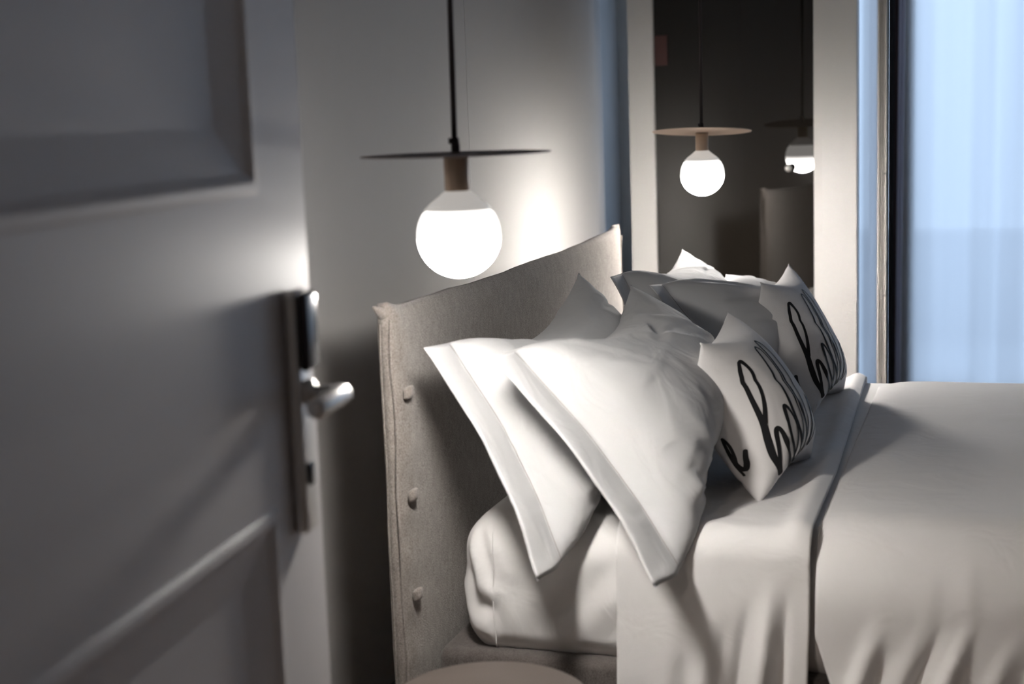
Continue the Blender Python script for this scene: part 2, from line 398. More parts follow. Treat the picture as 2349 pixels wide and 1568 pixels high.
PY0, PY1 = .12, DW - .168
rects = ((PY0, PY1, .36, .930), (PY0, PY1, 1.332, 2.0 - .07))
V, F = [], []
def quad(y0, y1, z0, z1):
    k = len(V); V.extend([(0, y0, z0), (0, y1, z0), (0, y1, z1), (0, y0, z1)]); F.append((k, k + 1, k + 2, k + 3))
quad(0, PY0, .006, 2.04); quad(PY1, DW, .006, 2.04)
quad(PY0, PY1, .006, .36); quad(PY0, PY1, .930, 1.332); quad(PY0, PY1, 1.93, 2.04)
k = len(V); V += [(0, 0, .006), (0, DW, .006), (0, DW, 2.04), (0, 0, 2.04), (-DT, 0, .006), (-DT, DW, .006), (-DT, DW, 2.04), (-DT, 0, 2.04)]
F += [(k + 4, k + 7, k + 6, k + 5), (k, k + 4, k + 5, k + 1), (k + 1, k + 5, k + 6, k + 2), (k + 2, k + 6, k + 7, k + 3), (k + 3, k + 7, k + 4, k)]
mesh_obj('door_leaf', V, F, M['door_paint'], door, smooth=False)
for r in rects:
    V, F = panel_rings(*r); mesh_obj('door_panel', V, F, M['door_paint'], door, smooth=False)
ly = DW - .084
lk = bm_obj('lock_plate', box(bmesh.new(), 0.0003, .020, ly - .026, ly + .026, .876, 1.202, bev=.008, seg=3), M['satin_metal'], door, True)
bm_obj('card_reader', box(bmesh.new(), .020, .034, ly - .025, ly + .023, 1.096, 1.200, bev=.007, seg=3), M['black_plastic'], lk, True)
bm_obj('keyhole_cover', box(bmesh.new(), .020, .025, ly - .016, ly + .004, .941, .972, bev=.003, seg=2), M['black_plastic'], lk, True)
V, F = lathe([(.0005, 0), (.017, 0), (.017, .010), (.010, .012), (.010, .016), (.0005, .017)], 28)
ro = mesh_obj('handle_rose', V, F, M['satin_metal'], lk); ro.location = (.019, ly, 1.066); ro.rotation_euler = (0, math.radians(90), 0)
hp = [(.02, ly, 1.066), (.045, ly, 1.066), (.060, ly - .001, 1.066), (.068, ly - .006, 1.066), (.074, ly - .014, 1.066), (.074, ly - .03, 1.066), (.074, ly - .115, 1.066), (.074, ly - .122, 1.066)]
V, F = tube(hp, [.009, .009, .0095, .0125, .0135, .0135, .0135, .010], 20)
mesh_obj('lever_handle', V, F, M['satin_metal'], door)
structure(box_obj('trim_2', (.49, .522, YD - .15, YD + .002, 0, 2.14), M['door_paint'], bev=.003))

# ------------------------------------------------------------------ pendant lamps
def pendant(label, loc, disc_mat, disc_tilt=(0, 0), globe='globe'):
    t = empty('pendant_lamp', label, 'lamp', loc, group='pendant lamps beside the bed'); t.scale = (.875,) * 3
    # globe: lower part lit, cut flat at the top
    prof = [(.0005, -.080)]
    for k in range(1, 25):
        a = -math.pi / 2 + (math.asin(.044 / .08) + math.pi / 2) * k / 24
        prof.append((.08 * math.cos(a), .08 * math.sin(a)))
    prof += [(prof[-1][0] - .003, .046), (.0005, .047)]
    V, F = lathe(prof, 48); mesh_obj('lit_globe', V, F, M[globe], t)
    V, F = lathe([(.060, .0475), (.064, .050), (.052, .062), (.036, .074), (.0245, .084), (.0005, .085)], 40)
    mesh_obj('frosted_neck', V, F, M['frosted'], t)
    V, F = lathe([(.0005, .0845), (.0225, .0845), (.0235, .086), (.0235, .147), (.022, .149), (.0005, .149)], 36)
    mesh_obj('lamp_socket', V, F, M['socket'], t)
    V, F = lathe([(.0005, 0), (.03, 0), (.172, .0022), (.180, .0028), (.1805, .0045), (.172, .0050), (.03, .0065), (.0005, .0070)], 96)
    d = mesh_obj('disc_shade', V, F, disc_mat, t); d.location = (0, 0, .1495); d.rotation_euler = (disc_tilt[0], disc_tilt[1], 0)
    V, F = lathe([(.0005, .155), (.0085, .155), (.0085, .170), (.0065, .184), (.0005, .185)], 20)
    cl = mesh_obj('cord_clamp', V, F, M['cord'], t)
    V, F = tube([(0, 0, .178), (-.012, -.004, .178)], [.0055, .006], 12)
    mesh_obj('clamp_screw', V, F, M['cord'], cl)
    zt = (H - loc[2]) / .875
    pts = []
    for k in range(20):
        w = k / 19; pts.append((.003 * math.sin(w * 5) * (1 - w) - .0015, 0, .183 + (zt - .183 - .03) * w))
    V, F = tube(pts, .0055, 10); mesh_obj('lamp_cord', V, F, M['cord'], t)
    V, F = lathe([(.0005, zt - .035), (.045, zt - .035), (.05, zt - .03), (.05, zt), (.0005, zt)], 32)
    mesh_obj('ceiling_rose', V, F, M['bronze_metal'], t)
    return t
pendant('nearer pendant lamp with lit white globe, hanging before the grey headboard', (.598, 2.315, 1.224), M['bronze_metal'])
pendant('farther pendant lamp, smaller lit globe and disc tinted lamplit tan, hanging before the dark glass', (.546, 4.739, 1.21), M['lamplit_metal'], (math.radians(-5.5), 0), 'globe_far')

V, F = tube([(XW + .02, 4.00, H), (XW + .02, 4.00, 1.2), (XW + .02, 4.00, .02)], .0007, 6)
tag(mesh_obj('hanging_wire', V, F, M['satin_metal']), 'thin steel wire hanging down the wall behind the nearer lamp', 'wire')

# ------------------------------------------------------------------ headboard
hb = empty('headboard', 'grey linen upholstered headboard with fabric buttons along its edge', 'headboard', (0, 0, 0))
HX0, HX1, HY0, HY1, HZ0, HZ1 = .293, .330, 2.662, 4.545, .02, 1.052
rng = random.Random(4)
def n3(x, y, z): return noise.noise(Vector((x, y, z)))
ny, nz_ = 150, 90; V = []
for i in range(ny):
    u = i / (ny - 1); y = HY0 + (HY1 - HY0) * u
    for j in range(nz_):
        w = j / (nz_ - 1); z = HZ0 + (HZ1 - HZ0) * w
        e = min((y - HY0), (HY1 - y), (HZ1 - z)); e = max(e, 0)
        bul = .016 * (1 - math.exp(-e / .025)) + .004 * n3(y * 5, 1.0, z * 4) * min(1, e / .05)
        # edge wrinkles near the buttons
        bul += .003 * math.sin(z * 62 + 3 * n3(y * 3, 2, z * 3)) * math.exp(-abs(y - HY0 - .03) / .03) * min(1, e / .01)
        top = .0015 * math.sin(y * 9) + .002 * n3(y * 8, 7, 0) - .010 * math.sin(math.pi * u)
        ears = .014 * (math.exp(-u / .02) + math.exp(-(1 - u) / .02))
        zz = z + (top + ears) * w ** 6
        yy = y + (.004 * n3(0, z * 6, 3) + .003 * math.sin(z * 11)) * ((1 - u) ** 20 + u ** 20)
        V.append((HX1 - .014 + bul, yy, zz))
nb = len(V)
V += [(HX0, v[1], v[2] - (.004 if (k % nz_) == nz_ - 1 else 0)) for k, v in enumerate(V[:nb])]
F = grid_faces(ny, nz_) + grid_faces(ny, nz_, nb, True)
for i in range(ny - 1):
    for j in (0, nz_ - 1):
        a, b = i * nz_ + j, (i + 1) * nz_ + j; F.append((a, b, b + nb, a + nb))
for j in range(nz_ - 1):
    for i in (0, ny - 1):
        a, b = i * nz_ + j, i * nz_ + j + 1; F.append((a, b, b + nb, a + nb))
bm = bmesh.new(); me = bpy.data.meshes.new('t'); me.from_pydata(V, [], F); bm.from_mesh(me)
bm_obj('padded_cover', bm, M['linen'], hb, True)
# seam piping down both ends and the folded ears at the top corners
for yy, s in ((HY0, -1), (HY1, 1)):
    pts = [(HX1 - .010 + .002 * math.sin(z * 25), yy + s * (.002 + .0025 * math.sin(z * 14)) + .004 * n3(0, z * 6, 3), z) for z in np.linspace(.03, 1.03, 60)]
    V, F = tube(pts, .0026, 8); mesh_obj('seam_piping', V, F, M['linen'], hb)
    pts = [(HX1 - .032 + .001 * math.sin(z * 19), yy + s * .004 + .004 * n3(0, z * 6, 3), z) for z in np.linspace(.03, 1.02, 50)]
    V, F = tube(pts, .0018, 6); mesh_obj('seam_piping', V, F, M['linen'], hb)
    if s > 0: continue
    # soft folded-over fabric ear at the near corner
    V = []; na, nb2 = 24, 16
    for i in range(na):
        u = i / (na - 1)
        for j in range(nb2):
            w = 2 * math.pi * j / nb2
            rr = .003 + .015 * math.sin(math.pi * u ** .8) ** .8
            V.append((HX1 - .020 + rr * .62 * math.cos(w) - .012 * u, yy + .050 - .080 * u, HZ1 - .050 + .056 * u ** .8 + rr * math.sin(w) * .8))
    F = []
    for i in range(na - 1):
        for j in range(nb2):
            k2 = (j + 1) % nb2; F.append((i * nb2 + j, i * nb2 + k2, (i + 1) * nb2 + k2, (i + 1) * nb2 + j))
    F.append(tuple(range(nb2))[::-1]); F.append(tuple((na - 1) * nb2 + k for k in range(nb2)))
    mesh_obj('corner_fold', V, F, M['linen'], hb)
for bz in (.876, .664, .460, .250):
    bm = bmesh.new(); box(bm, HX1 + .001, HX1 + .017, HY0 + .018, HY0 + .042, bz - .012, bz + .013, bev=.006, seg=3)
    for v in bm.verts:
        k = (v.co.x - HX1) / .017; v.co.y += .003 * k; v.co.z += .006 * k + .002 * math.sin(bz * 50)
    bm_obj('cover_button', bm, M['linen'], hb, True)

# ------------------------------------------------------------------ bed base, mattress with fitted sheet
bb = empty('bed_base', 'dark grey linen upholstered bed base under the mattress', 'bed base', (0, 0, 0))
bm = bmesh.new(); box(bm, .352, 2.45, 2.752, 4.46, .08, .325, bev=.02, seg=4)
bm_obj('base_body', bm, M['dark_linen'], bb, True)
for x in (.45, 2.3):
    for y in (2.8, 4.4):
        V, F = lathe([(.0005, 0), (.02, 0), (.028, .08), (.0005, .08)], 20); l = mesh_obj('leg', V, F, M['cord'], bb); l.location = (x, y, 0)

MX0, MX1, MY0, MY1, MZ0, MZ1 = .405, 2.42, 2.775, 4.42, .322, .598
def mattress_mesh():
    """rounded block; the cover puckers at the near corner and pulls in at the bottom"""
    V = []; nr = 260; nh = 46
    # path around the plan outline (rounded rectangle)
    r = .07; pts = []
    segs = [((MX0 + r, MY0), (MX1 - r, MY0)), ((MX1, MY0 + r), (MX1, MY1 - r)), ((MX1 - r, MY1), (MX0 + r, MY1)), ((MX0, MY1 - r), (MX0, MY0 + r))]
    cen = [(MX1 - r, MY0 + r), (MX1 - r, MY1 - r), (MX0 + r, MY1 - r), (MX0 + r, MY0 + r)]
    ang0 = [-90, 0, 90, 180]
    counts = [90, 50, 40, 50]
    for q in range(4):
        (ax, ay), (bx, by) = segs[q]
        for k in range(counts[q]):
            t = k / counts[q]; pts.append((ax + (bx - ax) * t, ay + (by - ay) * t, (0, -1) if q == 0 else (1, 0) if q == 1 else (0, 1) if q == 2 else (-1, 0)))
        for k in range(20):
            a = math.radians(ang0[q] + 90 * k / 20); pts.append((cen[q][0] + r * math.cos(a), cen[q][1] + r * math.sin(a), (math.cos(a), math.sin(a))))
    n = len(pts); rows = []
    for j in range(nh):
        w = j / (nh - 1)        # 0 bottom -> 1 top edge
        h = MZ0 + (MZ1 - MZ0) * w
        inset = .035 * max(0, (w - .72) / .28) ** 2.2 + .022 * max(0, (.16 - w) / .16) ** 1.6
        row = []
        for (x, y, nn) in pts:
            d = math.hypot(x - MX0 - .045, y - MY0 - .01)
            pk = math.exp(-(d / .055) ** 2)
            tri = .009 * math.sin(17 * w + 60 * (x - y) + 4 * n3(x * 20, y * 20, w * 3)) * pk * math.sin(math.pi * min(1, w * 1.05)) ** .5
            low = .004 * math.sin(150 * x + 90 * y + 3 * n3(x * 9, y * 9, 1)) * math.exp(-w / .06)
            diag = 0
            if nn[1] < -.5:          # drag lines rising to the right across the near face
                q = (x - .44) * .9 - (h - .33)
                diag = .0045 * math.sin(q * 46 + 1.2 + 1.4 * n3(x * 4, 3, h * 5)) * sstep(.0, .10, x - .5) * math.sin(math.pi * w) ** .7
            bulge = .012 * math.sin(math.pi * w)
            k = bulge - inset + tri + low + diag
            row.append((x + nn[0] * k, y + nn[1] * k, h))
        rows.append(row)
    # rounded top shoulder
    for s in range(1, 8):
        a = s / 7; row = []
        for (x, y, nn) in pts:
            row.append((x - nn[0] * (.035 + .03 * a), y - nn[1] * (.035 + .03 * a), MZ1 + .012 * math.sin(a * math.pi / 2)))
        rows.append(row)
    V = [v for r_ in rows for v in r_]; F = []
    for i in range(len(rows) - 1):
        for k in range(n):
            k2 = (k + 1) % n; F.append((i * n + k, i * n + k2, (i + 1) * n + k2, (i + 1) * n + k))
    F.append(tuple((len(rows) - 1) * n + k for k in range(n))); F.append(tuple(range(n))[::-1])
    return V, F
mt = empty('mattress', 'thick mattress in a white fitted sheet puckered at the corner', 'mattress', (0, 0, 0))
V, F = mattress_mesh(); mesh_obj('fitted_sheet', V, F, M['sheet'], mt)
pts = [(.478 + .002 * math.sin(z * 40), MY0 - .013 + .03 * max(0, (z - .53) / .07) ** 2 + .010 * max(0, (.345 - z) / .03), z) for z in np.linspace(.335, .585, 24)]
V, F = tube(pts, .0014, 6); mesh_obj('corner_seam', V, F, M['sheet'], mt)

# ------------------------------------------------------------------ duvet and turned-down band
def fold_profile(x, h, folds):
    d = 0
    for (xc, sl, w, amp, h0) in folds:
        xx = xc + sl * h - x
        g_ = math.exp(-(xx / w) ** 2)
        d += amp * g_ * max(0.0, min(1, (h - h0) / .17))
    return d
def bed_cover(name, x0, x1, ny_near, zt, zb, rad, folds, hollow, mt_, parent, edge_l=None, edge_r=None, nx=140, puff=.0, top_noise=.003, thick=.006, seed=0.0, yfar=4.42):
    """cross-section: hangs on the near side, rounds a shoulder, runs over the bed and hangs on the far side"""
    path = []                                   # (y, z, ny, nz, h)   h = distance below the shoulder
    hang = zt - rad - zb
    for k in range(34):
        t = k / 34; path.append((ny_near, zb + hang * t, -1, 0, hang * (1 - t)))
    for k in range(16):
        a = math.pi / 2 * k / 16; path.append((ny_near + rad - rad * math.cos(a), zt - rad + rad * math.sin(a), -math.cos(a), math.sin(a), 0))
    y1 = yfar - rad
    for k in range(60):
        t = k / 60; path.append((ny_near + rad + (y1 - ny_near - rad) * t, zt, 0, 1, 0))
    for k in range(16):
        a = math.pi / 2 * k / 16; path.append((y1 + rad * math.sin(a), zt - rad + rad * math.cos(a), math.sin(a), math.cos(a), 0))
    for k in range(12):
        path.append((yfar, zt - rad - .3 * k / 11, 1, 0, 0))
    m_ = len(path); V = []
    for i in range(nx):
        u = i / (nx - 1)
        for (y, z, a, b, h) in path:
            xl = x0 + (edge_l(h, y) if edge_l else 0); xr = x1 + (edge_r(h, y) if edge_r else 0)
            x = xl + (xr - xl) * u
            d = 0
            if y < ny_near + rad + .001 and (a < 0):
                hh = h + (1 - min(1, -a)) * -.10 if h == 0 else h
                d += fold_profile(x, h + .02, folds) + .05 * h
                d += (.010 * n3(x * 3.2 + seed, h * 2.0, 5) + .004 * n3(x * 9 + seed, h * 3, 1)) * min(1, h / .1)
            tn = top_noise * (n3(x * 2.6 + seed, y * 2.2, 0) + .5 * n3(x * 7 + seed, y * 6, 2))
            pf = puff * math.sin(math.pi * min(1, max(0, (y - ny_near) / (yfar - ny_near)))) ** .5
            ef = hollow(u, y) if hollow else 0
            V.append((x, y + a * d, z + b * (tn + pf + ef) + (.12 * d if a < 0 and b == 0 else 0)))
    o = mesh_obj(name, V, grid_faces(nx, m_), mt_, parent)
    s = o.modifiers.new('thickness', 'SOLIDIFY'); s.thickness = thick; s.offset = 0
    return o
dv = empty('duvet', 'white duvet over the bed with folds hanging down its near side', 'duvet', (0, 0, 0))
rf = random.Random(12); folds = []; xf = 1.26
while xf < 2.4:
    sg = 1 if len(folds) % 2 == 0 else -1
    folds.append((xf, -.24 - .55 * min(1, (xf - 1.2) / .6) ** .7 * .45 - .06 * rf.random(), .011 + .009 * rf.random(), (.026 if sg > 0 else -.018) * (.6 + .6 * rf.random()), .0 + .10 * rf.random()))
    xf += .032 + .022 * rf.random()
bed_cover('duvet_body', 1.135, 2.50, 2.712, .630, .19, .16, folds, lambda u, y: -.022 * math.exp(-u / .035), M['sheet'], dv,
          edge_l=lambda h, y: .30 * max(0, h - .04) ** 1.0, nx=230, puff=.0, thick=.012)
folds2 = [(.95, -.12, .018, .014, .10), (.975, -.12, .016, -.010, .12), (1.02, -.15, .014, -.016, .08), (1.055, -.10, .014, .022, .05), (1.085, -.08, .012, -.018, .06), (.86, -.05, .03, .008, .1), (.90, -.1, .02, -.006, .12)]
bed_cover('turned_down_band', .745, 1.122, 2.737, .612, .15, .06, folds2, lambda u, y: .017 * math.exp(-((u - .93) / .07) ** 2), M['sheet'], dv,
          edge_r=lambda h, y: -.03 * max(0, y - 3.2) / 1.1 - .03 * max(0, h - .1), nx=70, thick=.008, top_noise=.004, seed=3.3, yfar=4.44)

# ------------------------------------------------------------------ inflated cloth: two sheets sewn together and blown up
def inflate(L, Wd, nu, nv, flange, press, steps=150, iters=12, seed=1, slack=1.0):
    r_ = np.random.RandomState(seed)
    hu, hv = L / (nu - 1), Wd / (nv - 1)
    gu, gv = np.meshgrid(np.arange(nu) * hu, np.arange(nv) * hv, indexing='ij')
    P = np.zeros((2, nu, nv, 3)); P[..., 0] = gu; P[..., 1] = gv
    env = np.sin(np.pi * gu / L) * np.sin(np.pi * gv / Wd)
    P[0, ..., 2] = .02 * env + .0015 * r_.randn(nu, nv); P[1, ..., 2] = -.02 * env + .0015 * r_.randn(nu, nv)
    fi = int(round(flange / hu))
    lock = np.zeros((nu, nv), bool); lock[0] = lock[-1] = True; lock[:, 0] = lock[:, -1] = True
    if fi > 0: lock[:fi + 1] = True
    Vv = np.zeros_like(P)
    hd = math.hypot(hu, hv)
    def con(A_, B_, rest, k):
        d = B_ - A_; l = np.sqrt((d * d).sum(-1, keepdims=True)) + 1e-9
        c = k * .5 * (l - rest) / l * d
        A_ += c; B_ -= c
    for st in range(steps):
        du = np.gradient(P, axis=1); dvv = np.gradient(P, axis=2)
        N = np.cross(du, dvv); N /= np.linalg.norm(N, axis=-1, keepdims=True) + 1e-9
        N[1] *= -1
        Q = P.copy(); pr = press * (1.0 if st < steps * .7 else .8)
        P = P + Vv * .90 + N * pr * (~lock)[None, ..., None]
        for it in range(iters):
            for s in (0, 1):
                con(P[:, s:-1:2][:, :len(range(s + 1, nu, 2))], P[:, s + 1::2], hu, 1.0)
                con(P[:, :, s:-1:2][:, :, :len(range(s + 1, nv, 2))], P[:, :, s + 1::2], hv, 1.0)
            for s in (0, 1):
                n_ = len(range(s + 1, nu, 2))
                con(P[:, s:-1:2, :-1][:, :n_], P[:, s + 1::2, 1:], hd, .35)
                con(P[:, s:-1:2, 1:][:, :n_], P[:, s + 1::2, :-1], hd, .35)
            av = P.mean(0); P[0][lock] = av[lock]; P[1][lock] = av[lock]
        Vv = P - Q
    # light smoothing
    for _ in range(2):
        S = P.copy()
        S[:, 1:-1, 1:-1] = .5 * P[:, 1:-1, 1:-1] + .125 * (P[:, 2:, 1:-1] + P[:, :-2, 1:-1] + P[:, 1:-1, 2:] + P[:, 1:-1, :-2])
        keep = S[:, lock].mean(0); P = S; P[0][lock] = keep; P[1][lock] = keep
    if fi > 0:
        vs = np.arange(nv); ac = np.polyval(np.polyfit(vs, P[0, fi, :, 0], 2), vs)
        bq = np.linspace(P[0, fi, 0, 1], P[0, fi, -1, 1], nv); bm_ = P[0, fi, :, 1] * .5 + bq * .5
        for i in range(fi + 1):
            k = (fi - i) * hu; w_ = (fi - i) / fi
            P[:, i, :, 0] = (ac - k)[None]; P[:, i, :, 1] = (bm_ * (1 - w_) + np.linspace(bq[0] - .004, bq[-1] + .004, nv) * w_)[None]
            P[:, i, :, 2] = (.0014 * np.sin(vs * .33 + 1.0) * (.4 + .6 * w_))[None]
        for i in range(fi + 1, fi + 12):         # calm the puckers beside the stitched line
            w_ = math.exp(-((i - fi) / 6.0) ** 2)
            for c_ in (0, 2):
                q_ = P[:, i, :, c_].copy(); qs = np.pad(q_, ((0, 0), (6, 6)), mode='edge')
                sm = sum(qs[:, k_:k_ + nv] for k_ in range(13)) / 13
                if c_ == 2: sm = sm * np.minimum(1, np.minimum(np.arange(nv), nv - 1 - np.arange(nv)) / 4.0)[None]
                P[:, i, :, c_] = q_ * (1 - w_) + sm * w_
        for i in range(fi + 1, nu - 1):
            w_ = math.exp(-((i - fi) / 16.0) ** 2); b_ = P[:, i, :, 1].copy()
            lo, hi = b_[0, 0], b_[0, -1]; t_ = (b_ - lo) / (hi - lo)
            P[:, i, :, 1] = b_ * (1 - w_) + (bq[0] + (bq[-1] - bq[0]) * t_) * w_
    c = np.array([P[0, 0, 0], P[0, -1, 0], P[0, 0, -1], P[0, -1, -1]])
    a0, a1 = (c[0, 0] + c[2, 0]) / 2, (c[1, 0] + c[3, 0]) / 2
    b0, b1 = (c[0, 1] + c[1, 1]) / 2, (c[2, 1] + c[3, 1]) / 2
    P[..., 0] = (P[..., 0] - a0) / (a1 - a0); P[..., 1] = (P[..., 1] - b0) / (b1 - b0)
    return P, lock, fi

def pose(P, nt_, ft, nb_, fb, tscale=1.0, bend=None, seed=0, ncr=0, camp=.004, back=.4, sag=.2, extra=()):
    """a: near (0) to far (1); b: top (0) to bottom (1). corners near-top, far-top, near-bottom, far-bottom"""
    nt_, ft, nb_, fb = [np.array(v, float) for v in (nt_, ft, nb_, fb)]
    a = P[..., 0:1]; b = P[..., 1:2]; c = P[..., 2:3] * tscale * (1 - sag * .5 + sag * b); c = np.where(np.arange(2).reshape(2, 1, 1, 1) == 1, c * back, c)
    B_ = nt_ * (1 - a) * (1 - b) + ft * a * (1 - b) + nb_ * (1 - a) * b + fb * a * b
    da = (ft - nt_) * (1 - b) + (fb - nb_) * b; db = (nb_ - nt_) * (1 - a) + (fb - ft) * a
    N = np.cross(db, da); N /= np.linalg.norm(N, axis=-1, keepdims=True)
    N = np.where(N[..., :1] < 0, -N, N)
    W = B_ + N * c
    cr = np.zeros(c.shape[:-1])
    A2, B2 = P[..., 0], P[..., 1]
    rc = np.random.RandomState(seed)
    for q in range(ncr):
        ca, cb = rc.rand(), rc.rand(); th = rc.rand() * math.pi * .6 - .3; ln = .10 + .22 * rc.rand(); wd = .009 + .013 * rc.rand(); am = camp * (.4 + rc.rand())
        if q % 2:                     # creases fan out of a corner
            k = q // 2 % 4; ca, cb = [(.2, .2), (.82, .2), (.2, .82), (.82, .82)][k]; ca += .1 * rc.randn(); cb += .1 * rc.randn()
            th = math.atan2((.5 - cb), (.5 - ca)) + .45 * rc.randn()
        ux, uy = math.cos(th), math.sin(th)
        s1 = (A2 - ca) * ux + (B2 - cb) * uy; s2 = -(A2 - ca) * uy + (B2 - cb) * ux + .25 * s1 * s1 * rc.randn()
        cr += am * np.exp(-(s1 / ln) ** 2) * np.exp(-(s2 / wd) ** 2) * (1 if rc.rand() > .4 else -1)
    for (ca, cb, th, ln, wd, am) in extra:
        ux, uy = math.cos(th), math.sin(th)
        s1 = (A2 - ca) * ux + (B2 - cb) * uy; s2 = -(A2 - ca) * uy + (B2 - cb) * ux + .6 * s1 * s1
        cr += am * np.exp(-(s1 / ln) ** 2) * (np.exp(-(s2 / wd) ** 2) - .5 * np.exp(-((s2 - 1.6 * wd) / wd) ** 2))
    edge = np.clip(np.minimum(np.minimum(A2, 1 - A2), np.minimum(B2, 1 - B2)) / .06, 0, 1) * (sstep(.15, .27, A2) if ncr > 20 else 1)
    W = W + N * (cr * edge * np.where(np.arange(2) == 0, 1, -1).reshape(2, 1, 1))[..., None]
    if bend is not None: W = W + bend(a, b, N, W)
    return W

def sewn_mesh(name, W, lock, fi, m_, parent):
    """front grid (0) and back grid (1); border vertices shared"""
    nu, nv = lock.shape
    bord = np.zeros_like(lock); bord[0] = bord[-1] = True; bord[:, 0] = bord[:, -1] = True
    du = np.gradient(W[0], axis=0); dv_ = np.gradient(W[0], axis=1); N = np.cross(dv_, du); N /= np.linalg.norm(N, axis=-1, keepdims=True) + 1e-9
    N = np.where((N[..., :1]) < 0, -N, N)
    W = W.copy(); inner = lock & ~bord
    W[0][inner] += N[inner] * .002; W[1][inner] -= N[inner] * .002
    V = W[0].reshape(-1, 3).tolist(); idx = np.arange(nu * nv).reshape(nu, nv).copy(); idb = idx.copy()
    for i in range(nu):
        for j in range(nv):
            if not bord[i, j]: idb[i, j] = len(V); V.append(W[1, i, j].tolist())
    F = []
    for i in range(nu - 1):
        for j in range(nv - 1):
            F.append((idx[i, j], idx[i, j + 1], idx[i + 1, j + 1], idx[i + 1, j]))
            F.append((idb[i, j], idb[i + 1, j], idb[i + 1, j + 1], idb[i, j + 1]))
    bm = bmesh.new(); me = bpy.data.meshes.new('t'); me.from_pydata(V, [], [tuple(int(q) for q in f) for f in F]); bm.from_mesh(me)
    return bm_obj(name, bm, m_, parent, True), W

def surf_point(W, uu, vv):
    """point and normal on the front grid at grid fractions uu, vv"""
    nu, nv = W.shape[1:3]; x = min(max(uu, 0), 1) * (nu - 1); y = min(max(vv, 0), 1) * (nv - 1)
    i, j = min(int(x), nu - 2), min(int(y), nv - 2); s, t = x - i, y - j
    G = W[0]; p = (1 - s) * (1 - t) * G[i, j] + s * (1 - t) * G[i + 1, j] + (1 - s) * t * G[i, j + 1] + s * t * G[i + 1, j + 1]
    a = (1 - t) * (G[i + 1, j] - G[i, j]) + t * (G[i + 1, j + 1] - G[i, j + 1]); b = (1 - s) * (G[i, j + 1] - G[i, j]) + s * (G[i + 1, j + 1] - G[i + 1, j])
    n = np.cross(b, a); n /= np.linalg.norm(n) + 1e-9
    m1, m2 = nu // 2, nv // 2
    nc = np.cross(G[m1, m2 + 1] - G[m1, m2], G[m1 + 1, m2] - G[m1, m2])
    if nc[0] < 0: n = -n
    return p, n, a / np.linalg.norm(a), b / np.linalg.norm(b)

def ribbon(name, W, path, widths, m_, parent, off=.0012, step=.004, L=(.42, .42)):
    """a stroke printed on the cloth, following its surface. path in grid fractions"""
    pts = [Vector((p[0] * L[0], p[1] * L[1])) for p in path]
    # resample with Catmull-Rom
    res, wd = [], []
    for k in range(len(pts) - 1):
        p0, p1, p2, p3 = pts[max(k - 1, 0)], pts[k], pts[k + 1], pts[min(k + 2, len(pts) - 1)]
        n = max(2, int((p2 - p1).length / step))
        for q in range(n):
            t = q / n
            res.append(.5 * ((2 * p1) + (p2 - p0) * t + (2 * p0 - 5 * p1 + 4 * p2 - p3) * t * t + (3 * p1 - p0 - 3 * p2 + p3) * t ** 3))
            wd.append(widths[k] * (1 - t) + widths[k + 1] * t)
    res.append(pts[-1]); wd.append(widths[-1])
    V, F = [], []
    rows = 5
    for k, p in enumerate(res):
        t = res[min(k + 1, len(res) - 1)] - res[max(k - 1, 0)]
        t = t.normalized() if t.length > 1e-9 else Vector((1, 0)); nn = Vector((-t.y, t.x))
        for s in np.linspace(-1, 1, rows):
            q = p + nn * (s * wd[k] * .5)
            P_, N_, _, _ = surf_point(W, q.x / L[0], q.y / L[1]); V.append(tuple(P_ + N_ * off))
    for k in range(len(res) - 1):
        for s in range(rows - 1):
            a = k * rows + s; F.append((a, a + 1, a + rows + 1, a + rows))
    for e, k in ((0, 0), (1, len(res) - 1)):       # round caps
        t = (res[min(k + 1, len(res) - 1)] - res[max(k - 1, 0)]).normalized() * (-1 if e == 0 else 1); nn = Vector((-t.y, t.x))
        c = len(V); P_, N_, _, _ = surf_point(W, res[k].x / L[0], res[k].y / L[1]); V.append(tuple(P_ + N_ * off)); ring = []
        for q in range(9):
            a = -math.pi / 2 + math.pi * q / 8
            w = res[k] + (t * math.cos(a) + nn * math.sin(a)) * wd[k] * .5
            P_, N_, _, _ = surf_point(W, w.x / L[0], w.y / L[1]); ring.append(len(V)); V.append(tuple(P_ + N_ * off))
        for q in range(8): F.append((c, ring[q], ring[q + 1]))
    return mesh_obj(name, V, F, m_, parent)

PG, PLOCK, PFI = inflate(.86, .52, 88, 54, .095, .0011, seed=3)
CG, CLOCK, CFI = inflate(.45, .45, 60, 60, 0, .0012, seed=5)

def pillow(label, nt_, ft, nb_, fb, tscale=1.0, bend=None, flip=False, seed=1, extra=()):
    G = PG[:, :, ::-1].copy() if flip else PG
    if flip: G[..., 1] = 1 - G[..., 1]
    t = empty('pillow', label, 'pillow', tuple(nb_), group='white pillows against the headboard')
    W = pose(G, nt_, ft, nb_, fb, tscale, bend, seed, 34, .0065, extra=extra) - np.array(nb_, float)
    o, W2 = sewn_mesh('pillowcase', W, PLOCK, PFI, M['pillow'], t)
    nu = PLOCK.shape[0]
    u = PFI / (nu - 1)
    ribbon('hem_stitching', W2, [(u, v) for v in np.linspace(.012, .988, 30)], [.0022] * 30, M['stitch'], t, off=.0012, L=(.86, .52))
    return t

def drop(am, w=.30):
    """the near end sags over the mattress edge, the top edge dips between its corners"""
    def f_(a, b, N, W):
        z = np.zeros_like(W)
        z[..., 2:3] = -am * np.sin(np.pi * np.clip(a, 0, 1)) * (1 - b) ** 1.5
        z[..., 2:3] += w * 0
        return z
    return f_

